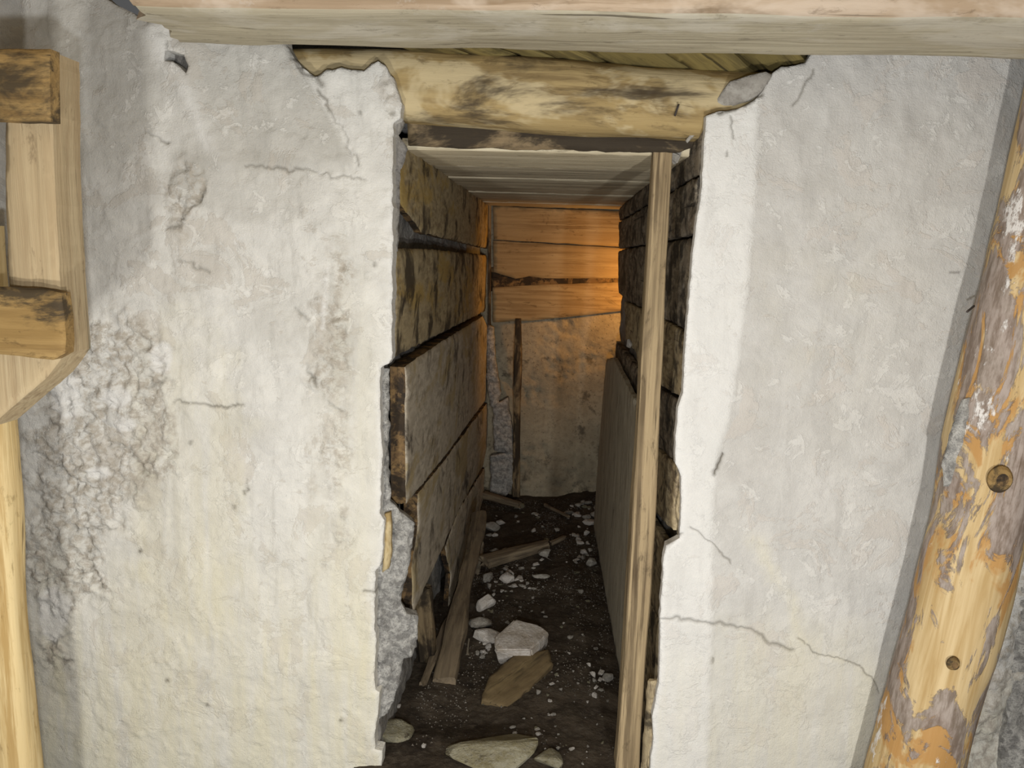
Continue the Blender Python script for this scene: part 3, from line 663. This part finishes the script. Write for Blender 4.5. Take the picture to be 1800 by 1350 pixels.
# ------------------------------------------------------------------ floor
def disp_f(W, vo, dist):
    n3 = np.c_[W[:, 0], W[:, 1], W[:, 1] * 0]
    z = 0.03 * fbm(n3, 2.6, 3, 101) + 0.012 * fbm(n3, 11, 4, 103) + 0.006 * np.abs(fbm(n3, 45, 3, 105))
    z = z + 0.05 * sstep(2.3, 2.9, W[:, 1]) * sstep(-0.3, 0.3, W[:, 0])
    return z - 0.02
floor = slab('floor', rect_z(0.0, -0.62, 1.75, -0.25, 3.15), (0, 0, 1), 0.12, M['soil'], res=0.014, rough=0.0, jag=0.0, bevel=0.0, disp=disp_f)
tag(floor, 'dark earth floor of the passage', kind='structure')
fl2 = slab('floor_room', rect_z(-0.03, -2.6, 2.3, -4.5, -0.2), (0, 0, 1), 0.08, M['soil'], res=0.08, rough=0.012, rscale=8, jag=0.0, bevel=0.0)
tag(fl2, 'earth floor of the room in front', kind='structure')
def floor_z(x, y):
    W = np.array([[x, y, 0.0]]); return float(disp_f(W, None, None)[0])
def on_floor(px, py):
    z = 0.0
    for _ in range(4):
        q = PZ(px, py, z); z = floor_z(q[0], q[1])
    return q

# ------------------------------------------------------------------ head of the opening
lin = timber('lintel_log', [PY(430, 150, 0.13), PY(700, 152, 0.12), PY(1000, 172, 0.11), PY(1345, 196, 0.13)], 0.17, 0.205, M['lintel'], up=(0, 0, 1), expo=3.0, seg=48, rough=0.012, step=0.02)
tag(lin, 'hewn yellow-brown lintel log with pale split band above the opening', 'log')
timber('nail', [PY(1193, 183, 0.02), PY(1186, 204, 0.025)], 0.006, 0.006, M['iron'], up=(0, -1, 0), parent=lin, seg=8, step=0.01, rough=0)
hd = slab('header_plank', [PY(*q, 0.145) for q in [(716, 208), (900, 216), (1060, 232), (1250, 246), (1196, 268), (1100, 266), (900, 262), (716, 257)]], (0, -1, -0.1), 0.045, M['header'], res=0.014, rough=0.006, jag=0.005, stretch=6, bevel=0.006)
tag(hd, 'dark charred header plank below the lintel log', 'plank')
# short lagging boards squeezed between beam and lintel
tops = [700, 795, 862, 930, 1020, 1168, 1295, 1410]; bots = [760, 905, 985, 1060, 1110, 1250, 1365, 1462]
lag = empty('roof_lagging', PY(1050, 110, 0.12)); tag(lag, 'olive lagging boards wedged between ceiling beam and lintel log', 'lagging')
for i in range(len(tops) - 1):
    b0 = 100 + (bots[i] - 760) * 0.075; b1 = 100 + (bots[i + 1] - 760) * 0.075
    q = [PY(tops[i] - 22, 74, 0.0), PY(tops[i + 1] - 24, 80, 0.0), PY(bots[i + 1] + 6, b1 + 14, 0.16), PY(bots[i] + 10, b0 + 14, 0.16)]
    n = unit(np.cross(q[1] - q[0], q[3] - q[0])); n = n if n[1] < 0 else -n
    slab('plank', [v + n * (0.006 * (i % 2)) for v in q], n, 0.025, M['olive'], grain=q[2] - q[1], parent=lag, res=0.02, rough=0.004, jag=0.004, bevel=0.004)
slab('roof_fill', rect_z(2.40, -1.1, 1.6, -0.02, 0.4), (0, 0, -1), 0.05, M['mortar_d'], res=0.08, rough=0.004).__setitem__('kind', 'structure')
fl = slab('plaster_fragment', [PY(*q, y) for q, y in (((1240, 203), 0.0), ((1284, 143), 0.03), ((1312, 134), 0.03), ((1345, 126), 0.02), ((1356, 132), 0.01), ((1341, 164), 0.0), ((1322, 180), 0.0), ((1262, 198), 0.0), ((1207, 250), 0.10), ((1204, 246), 0.10))], (-0.1, -1, -0.3), 0.02, M['mortar_s'], res=0.012, rough=0.005, jag=0.004)
tag(fl, 'grey broken mortar fragment at right end of the lintel log', 'mortar')
# stone visible in the small hole of the left plaster
pl_ = slab('wall_core', [PY(*q, 0.06) for q in [(240, 50), (390, 50), (390, 170), (240, 170)]], (0, -1, 0), 0.04, M['mortar_d'], res=0.02, rough=0.02, rscale=20, parent=wall_l)

slab('wall_over_lintel', rect_y(0.30, -1.3, 1.6, 2.10, 2.7), (0, -1, 0), 0.05, M['mortar_d'], res=0.05, rough=0.01)['kind'] = 'structure'
# ceiling beam in front of the wall top
def PZp(px, py, z): return PZ(px, py, z)
zb = 2.252
bl, br = PZ(262, 38, zb), PZ(2300, 100, zb)
beam = timber('ceiling_beam', [np.array([PZ(205, 20, zb)[0] + 0.04, -0.233, zb + 0.17]), np.array([2.2, -0.236, zb + 0.168])], 0.375, 0.34, M['beam'], up=(0, 0, 1), expo=9.0, seg=56, rough=0.010, step=0.025, ragged=0.05)
beam.data.materials.append(M['beam_front'])
Rb = np.array(beam.matrix_basis.to_3x3())
for pol in beam.data.polygons:
    if (Rb @ np.array(pol.normal))[1] < -0.6: pol.material_index = 1
tag(beam, 'massive squared ceiling beam running along the wall top', 'beam')

# ------------------------------------------------------------------ upright post in the opening
pt, pb = PY(1164, 267, 0.185), PY(1101, 1350, 0.10)
pbt = pt + (pb - pt) * ((-0.08 - pt[2]) / (pb[2] - pt[2]))
post = timber('upright_post', [pt + np.array([0, 0, 0.008]), pt + (pbt - pt) * 0.5 + np.array([0.004, 0, 0]), pbt], 0.072, 0.075, M['post'], up=(0, -1, 0), expo=7.0, seg=40, rough=0.006, step=0.02, taper=(0.84, 1.14))
tag(post, 'thin tan weathered upright post standing in the opening', 'post')
def knot(px, py, y, r, parent, mat, up=(0, -1, 0)):
    p = PY(px, py, y); return timber('knot', [p, p + np.array([0.0, -0.02, 0.0])], r, r * 1.15, mat, up=(0, 0, 1), parent=parent, seg=16, step=0.01, rough=0.003, taper=(1.0, 0.72))
knot(1128, 848, 0.172, 0.028, post, M['header'])

hull_obj_later = [PY(1158, 268, 0.17), PY(1164, 256, 0.16), PY(1180, 251, 0.16), PY(1196, 256, 0.16), PY(1200, 270, 0.17), PY(1190, 292, 0.19), PY(1184, 292, 0.20), PY(1160, 262, 0.22), PY(1195, 262, 0.23), PY(1190, 284, 0.23)]
# ------------------------------------------------------------------ round log at right
la, lb2 = PY(1905, 110, -0.17), PY(1610, 1350, -0.17)
end = la + (lb2 - la) * ((0.0 - la[2]) / (lb2[2] - la[2]))
st = la + (lb2 - la) * ((2.243 - la[2]) / (lb2[2] - la[2]))
mid = (st + end) / 2 + np.array([0.012, 0, 0])
rlog = timber('support_log', [st, mid, end], 0.255, 0.255, M['log'], up=(0, -1, 0), expo=2.0, seg=72, rough=0.016, rs=5, step=0.02, lengthwise=0.35, taper=(0.93, 1.0))
tag(rlog, 'thick peeled round support log with bark remnants leaning at the right wall', 'log')
for (kx, ky, r) in ((1758, 842, 0.062), (1675, 1166, 0.034)):
    p = PY(kx, ky, -0.290); k = timber('knot', [p, p + np.array([0, -0.011, 0])], r, r * 1.1, M['rung'], up=(0, 0, 1), parent=rlog, seg=24, step=0.006, rough=0.003, taper=(1.15, 0.85))
    timber('knot_core', [p + np.array([0, -0.006, 0]), p + np.array([0, -0.0115, 0])], r * .5, r * .55, M['endgrain'], up=(0, 0, 1), parent=k, seg=14, step=0.004, rough=0.002)
slab('plaster_patch', [PY(*q, -0.215) for q in [(1690, 705), (1706, 698), (1704, 750), (1690, 800), (1678, 852), (1655, 858), (1652, 820), (1668, 760)]], (-0.75, -1, 0), 0.03, M['mortar'], parent=rlog, res=0.01, rough=0.006, jag=0.006, bevel=0.006, grain=(0, 0, 1))
timber('nail', [PY(1712, 538, -0.18), PY(1700, 548, -0.22)], 0.006, 0.006, M['iron'], parent=rlog, seg=8, step=0.01, rough=0)

# ------------------------------------------------------------------ wooden frame and post at left
yF = -0.62
fr = empty('timber_rack', PY(60, 700, yF)); tag(fr, 'nailed wooden rack of upright board and two crosspieces at left edge', 'rack')
def board(name, pts, y, thick, mat, grain, parent, **kw):
    return slab(name, [PY(*q, y) for q in pts], (0, -1, 0), thick, mat, grain=grain, parent=parent, res=0.014, rough=0.003, jag=0.0025, bevel=0.004, stretch=6, **kw)
board('upright_board', [(12, 88), (89, 88), (93, 300), (104, 500), (113, 620), (80, 664), (-20, 752), (-130, 780), (-140, 620), (14, 520), (6, 300)], yF, 0.10, M['frame'], (0, 0, 1), fr)
board('upright_board', [(-140, 88), (-60, 88), (-46, 520), (-140, 620)], yF, 0.06, M['frame'], (0, 0, 1), fr)
board('crosspiece', [(-160, 82), (86, 86), (88, 214), (-160, 206)], yF - 0.035, 0.035, M['rung'], (1, 0, 0), fr)
board('crosspiece', [(-160, 500), (60, 506), (106, 514), (112, 560), (113, 622), (90, 632), (-160, 610)], yF - 0.035, 0.035, M['rung'], (1, 0, 0), fr)
a, b = PY(-22, 740, -0.42), PY(28, 1350, -0.42); b0 = a + (b - a) * ((0 - a[2]) / (b[2] - a[2])); t0 = a + (a - b) * 0.5
lp = timber('wooden_post', [t0, b0], 0.125, 0.10, M['leftpost'], up=(0, -1, 0), expo=3.2, seg=40, rough=0.008, step=0.025)
tag(lp, 'yellow knotty wooden post at left edge below the wooden rack', 'post')

# ------------------------------------------------------------------ debris: stones, boards, gravel
def stone_mesh(name, seed, mat, npts=16, flat=0.7, blunt=0.35):
    r = np.random.default_rng(seed); p = r.normal(size=(npts, 3)); p /= np.linalg.norm(p, axis=1)[:, None]
    p *= (1 - blunt * r.random((npts, 1))) * np.array([1, 0.85, flat])
    bm = bmesh.new()
    for v in p: bm.verts.new(v)
    bmesh.ops.convex_hull(bm, input=bm.verts)
    for v in [v for v in bm.verts if not v.link_faces]: bm.verts.remove(v)
    bmesh.ops.bevel(bm, geom=list(bm.edges), offset=0.06, segments=1, affect='EDGES')
    zmin = min(v.co.z for v in bm.verts)
    for v in bm.verts: v.co.z -= zmin
    me = bpy.data.meshes.new(name); bm.to_mesh(me); bm.free(); me.materials.append(mat); return me
meshes = {k: [stone_mesh('stone', 100 + i + 17 * j, M[k], 14 + i, 0.55 + 0.12 * (i % 3)) for i in range(6)] for j, k in enumerate(('stone_w', 'stone_g', 'stone_y'))}
def put(name, me, px, py, wpx, label, cat, group=None, asp=1.0, hz=1.0, rz=0.0, sink=0.15, tilt=(0, 0), y_far=None):
    """px,py: where the stone meets the ground (its lower middle); wpx: width in pixels at that distance."""
    q = on_floor(px, py); d = np.dot(q - CAM, CM.T @ np.array([0, 0, -1.0]))
    r = wpx / 2 * d / FPX
    o = bpy.data.objects.new(name, me); col.objects.link(o)
    o.scale = (r, r * asp, r * hz); o.rotation_euler = (tilt[0], tilt[1], rz)
    yo = r * asp * 0.6
    o.location = (q[0], q[1] + yo, floor_z(q[0], q[1] + yo) - r * hz * sink)
    return tag(o, label, cat, group)
W_, G_, Y_ = meshes['stone_w'], meshes['stone_g'], meshes['stone_y']
# the big pale block in the middle
def hull_obj(name, pts, mat, label, cat):
    c = np.mean(pts, 0); bm = bmesh.new()
    for v in np.asarray(pts) - c: bm.verts.new(v)
    bmesh.ops.convex_hull(bm, input=bm.verts)
    for v in [v for v in bm.verts if not v.link_faces]: bm.verts.remove(v)
    bmesh.ops.bevel(bm, geom=list(bm.edges), offset=0.006, segments=2, affect='EDGES')
    bmesh.ops.triangulate(bm, faces=bm.faces)
    bmesh.ops.subdivide_edges(bm, edges=[e for e in bm.edges if e.calc_length() > 0.02], cuts=2, use_grid_fill=True)
    P = np.array([v.co[:] for v in bm.verts]); dz = 0.006 * fbm(P + c, 18, 3, 5)
    for v, k in zip(bm.verts, dz): v.co += v.co.normalized() * float(k)
    me = bpy.data.meshes.new(name); bm.to_mesh(me); bm.free()
    return tag(link(name, me, mat, None, Matrix.Translation(c)), label, cat)
hull_obj('wedge_stone', hull_obj_later, M['mortar_s'], 'brown-grey wedge stone jammed on top of the thin upright post', 'stone')
g0 = on_floor(915, 1165); zt = 0.085
hull_obj('stone', [on_floor(878, 1168), on_floor(938, 1168), on_floor(962, 1135), on_floor(880, 1120),
                   PZ(868, 1142, zt), PZ(934, 1142, zt), PZ(966, 1112, zt * 0.9), PZ(905, 1088, zt * 1.2), PZ(948, 1098, zt), PZ(870, 1120, zt)], M['stone_big'],
         'largest pale angular stone lying in the middle of the passage floor', 'stone')
big = [  # px, py(bottom), width, mesh, label, asp, hz, rz
    (852, 1074, 50, W_[1], 'upright triangular pale stone left of the passage middle', 0.7, 1.5, 0.4),
    (850, 1138, 78, W_[3], 'flat pale stone touching the left of the largest stone', 0.9, 0.55, 0.3),
    (868, 978, 26, G_[0], 'tall grey stone leftmost of three beside the broken stick', 0.8, 1.6, 0.5),
    (886, 976, 24, W_[4], 'square pale stone middle of three beside the broken stick', 0.9, 1.2, 0.8),
    (908, 973, 22, W_[2], 'rounded pale stone rightmost of three beside the broken stick', 0.9, 0.9, 0.2),
    (858, 1024, 30, G_[2], 'grey stone left end of the row below the stick', 0.9, 1.0, 0.9),
    (892, 1026, 34, W_[5], 'buff stone in the row below the stick, second from left', 0.9, 0.8, 0.2),
    (912, 1020, 30, W_[0], 'pale stone in the row below the stick, third from left', 0.8, 0.7, 1.2),
    (950, 1018, 44, G_[3], 'flat grey stone right end of the row below the stick', 0.7, 0.5, 0.1),
    (942, 996, 17, W_[1], 'small pale stone under the right part of the stick', 0.9, 1.0, 0.0),
    (958, 988, 36, G_[4], 'grey wedge stone lying on the stick end', 0.8, 0.8, 0.5),
    (1040, 925, 38, W_[2], 'pale flat stone against right boarding, lowest of the bright heap', 0.8, 0.5, 0.2),
    (1050, 912, 30, G_[1], 'dark grey rounded stone in heap against right boarding', 0.9, 0.8, 0.5),
    (1052, 898, 36, W_[4], 'bright pale stone in heap against right boarding near the far end', 0.7, 0.7, 0.1),
    (1014, 906, 22, W_[0], 'pinkish pale stone left of the heap by right boarding', 0.9, 0.9, 0.7),
    (1016, 952, 15, W_[3], 'small brightest white stone on the far gravel', 0.9, 1.1, 0.2),
    (1040, 998, 28, G_[5], 'grey lumpy stone near the lower right boarding', 0.9, 1.0, 0.4),
    (1070, 1200, 26, G_[2], 'round grey stone beside the upright post', 0.9, 1.1, 0.1),
    (860, 935, 46, G_[0], 'large dark grey stone by the far left boarding', 0.9, 1.1, 0.3),
    (912, 895, 28, Y_[1], 'ochre stone at foot of the end wall near dark upright', 0.9, 0.9, 0.6),
    (845, 1108, 56, G_[1], 'dark grey half buried stone below the triangular stone', 0.9, 0.6, 0.2),
    (1090, 1080, 22, G_[3], 'small grey stone under the leaning board', 0.9, 0.9, 0.9),
    (745, 1315, 13, W_[5], 'small white stone alone on dark earth near the opening', 0.8, 1.0, 1.0),
    (700, 1245, 17, W_[0], 'white chip of stone at foot of left plaster edge', 0.7, 1.2, 0.3),
    (947, 1294, 14, W_[2], 'small white stone right of the large half buried rock', 0.9, 0.8, 0.2),
    (1005, 1322, 18, W_[4], 'pale flat stone low right on the dark earth', 0.9, 0.7, 0.7),
    (970, 1205, 14, W_[1], 'small pale stone right of the fallen board', 0.9, 0.9, 0.1),
]
for (px, py, wd, me, lab, asp, hz, rz) in big: put('stone', me, px, py, wd, lab, 'stone', 'stones on the passage floor', asp, hz, rz)
put('rock', Y_[0], 856, 1362, 215, 'large half buried mossy rock at bottom of the opening', 'rock', None, 0.85, 0.5, 0.3, 0.28)
put('rock', Y_[2], 962, 1356, 90, 'grey-green rock beside the large half buried mossy rock', 'rock', None, 0.85, 0.55, 0.9, 0.25)
put('rock', Y_[4], 688, 1308, 105, 'yellowish rock half buried at foot of left plaster edge', 'rock', None, 0.8, 0.6, 0.2, 0.2)
lodged = bpy.data.objects.new('stone', W_[3]); col.objects.link(lodged)
lodged.location = PR(1105, 612, 0.02); lodged.scale = (0.02, 0.035, 0.045); tag(lodged, 'white stone lodged between right passage boards', 'stone')

r3 = np.random.default_rng(21)
zones = [((858, 945, 1000, 1052), 16, 'small rubble stone in the rubble between stick and triangular stone'), ((1000, 1060, 885, 990), 22, 'small rubble stone in the bright rubble by far right boarding'),
         ((838, 872, 1120, 1165), 8, 'chip of stone in the small heap left of the largest stone'), ((1035, 1075, 1130, 1235), 9, 'small rubble stone beside the foot of the upright post'), ((858, 1000, 890, 945), 8, 'dim stone on the earth near the end wall')]
for (x0, x1, y0, y1), cnt_, lab in zones:
    k = 0
    while k < cnt_:
        px, py = r3.uniform(x0, x1), r3.uniform(y0, y1); q = on_floor(px, py)
        if not (XL + 0.08 < q[0] < 0.26): continue
        ci = r3.integers(3); lst = (W_, G_, W_)[ci]; sh = ('pale ', 'grey ', 'pale ')[ci]
        put('stone', lst[r3.integers(6)], px, py, r3.uniform(10, 23), sh + lab, 'stone', sh + lab.replace('small rubble stone', 'stones').replace('chip of stone', 'chips').replace('dim stone', 'stones'), r3.uniform(0.7, 1.0), r3.uniform(0.5, 1.0), r3.uniform(0, 6), 0.15)
        k += 1
# pebbles scattered over the passage floor
r2 = np.random.default_rng(5)
n = 0
while n < 230:
    px, py = r2.uniform(840, 1075), r2.uniform(885, 1345)
    if r2.random() > 0.25:      # denser by the far right and in the band below the stick
        if not (blob(px, py, 1030, 940, 45, 70) + blob(px, py, 900, 1020, 90, 40) + 0.7 * blob(px, py, 880, 1110, 70, 60) + 0.7 * blob(px, py, 1040, 1190, 40, 40) + 0.6 * blob(px, py, 980, 1310, 90, 45)) > r2.random(): continue
    q = on_floor(px, py)
    if not (XL + 0.06 < q[0] < 0.27): continue
    ci = r2.integers(4); lst = (W_, G_, G_, Y_)[ci]; shade = ('pale', 'grey', 'grey', 'ochre')[ci]
    zn = ('in the far part of the passage' if py < 960 else 'in the middle of the passage' if py < 1090 else 'around the largest stone' if py < 1240 else 'in the foreground of the opening')
    put('pebble', lst[r2.integers(6)], px, py, (r2.uniform(4, 9) if r2.random() < 0.7 else r2.uniform(9, 17)), 'small %s pebble on dark earth %s' % (shade, zn), 'pebble', '%s pebbles %s' % (shade, zn),
        r2.uniform(0.7, 1.1), r2.uniform(0.5, 1.0), r2.uniform(0, 6), 0.2)
    n += 1
# fine grit nobody could count
def grit(n, name):
    V, F = [], []
    base = np.array([(1, 0, 0), (-.6, .8, 0), (-.5, -.9, 0), (0, 0, .9), (.1, .1, -.5)])
    tri = [(0, 1, 3), (1, 2, 3), (2, 0, 3), (1, 0, 4), (2, 1, 4), (0, 2, 4)]
    for i in range(n):
        x, y = r2.uniform(XL, 0.33), 0.1 + 2.85 * r2.random() ** 0.8
        if vnoise(np.array([[x * 5, y * 5, 3.0]]), 77)[0] < r2.uniform(-0.3, 0.6): continue
        s = r2.uniform(0.002, 0.0065); a = r2.uniform(0, 6.28)
        Rm = np.array([[math.cos(a), -math.sin(a), 0], [math.sin(a), math.cos(a), 0], [0, 0, 1]])
        k = len(V); V += ((base * s * r2.uniform(0.6, 1.3, (5, 1))) @ Rm.T + (x, y, 0)).tolist(); F += [tuple(k + q for q in t) for t in tri]
    V = np.array(V); c = V.reshape(-1, 5, 3).mean(1); z = disp_f(np.c_[c[:, :2], c[:, 2] * 0], None, None); V[:, 2] += np.repeat(z, 5)
    me = bpy.data.meshes.new(name); me.from_pydata(V.tolist(), [], F); return me
tag(link('gravel', grit(9000, 'gravel'), M['grit'], floor), kind='stuff')

# fallen wood
def stick(name, p0, p1, wd, ht, mat, label, cat, **kw):
    o = timber(name, [p0, p1], wd, ht, mat, up=kw.get('up', (0, 0, 1)), expo=kw.get('expo', 4), seg=24, rough=kw.get('rough', 0.008), step=0.015, ragged=0.03, taper=kw.get('taper', (1, 0.8)))
    return tag(o, label, cat)
def fz(px, py, dz): q = on_floor(px, py); return q + np.array([0, 0, dz])
fb = slab('fallen_board', [fz(846, 1240, 0.03), fz(860, 1205, 0.035), fz(905, 1172, 0.05), fz(962, 1160, 0.045), fz(972, 1180, 0.04), fz(925, 1222, 0.03), fz(892, 1246, 0.02)], (0.1, -0.25, 1), 0.035, M['debris_t'], grain=fz(962, 1165, 0) - fz(855, 1235, 0), res=0.012, rough=0.006, jag=0.006, bevel=0.006)
tag(fb, 'short brown broken board lying in front of the largest stone', 'board')
stick('stick', fz(850, 997, 0.03), fz(960, 969, 0.04), 0.085, 0.06, M['debris'], 'splintered wooden stick lying across the passage floor by the left boarding', 'stick')
stick('stick', fz(968, 964, 0.03), fz(992, 953, 0.03), 0.025, 0.025, M['debris'], 'thin branch stub beyond the splintered stick', 'stick')
stick('stick', fz(958, 895, 0.03), fz(998, 915, 0.03), 0.03, 0.025, M['debris'], 'thin stick lying near the end wall', 'stick')
stick('stick', fz(852, 882, 0.05), fz(915, 898, 0.04), 0.06, 0.05, M['debris'], 'dark rotten stick along the foot of the end wall', 'stick')
# splintered stakes leaning on the left boarding
def stake(pts_lo, pts_hi, wd, ht, mat, label, **kw):
    o = timber('stake', [pts_lo, pts_hi], wd, ht, mat, up=(0, -1, 0.2), expo=4.5, seg=24, rough=0.018, step=0.015, ragged=0.03, taper=kw.get('taper', (0.9, 1)))
    return tag(o, label, 'stake')
stake(fz(744, 1204, 0.0), PX(790, 1085, XL + 0.06), 0.04, 0.03, M['debris'], 'thin splintered stake with tan end leaning on lower left boarding')
stake(fz(782, 1203, 0.0), PX(842, 905, XL + 0.10), 0.085, 0.05, M['debris'], 'wide splintered stake leaning on lower left boarding')
stake(fz(822, 1150, 0.0), PX(846, 960, XL + 0.10), 0.03, 0.04, M['plankRg'], 'blue-grey stake edge leaning behind the wide splintered stake')
stake(fz(752, 1160, 0.0), PX(742, 1030, XL - 0.0), 0.05, 0.03, M['header'], 'short dark stake standing in the gap under the left boards')
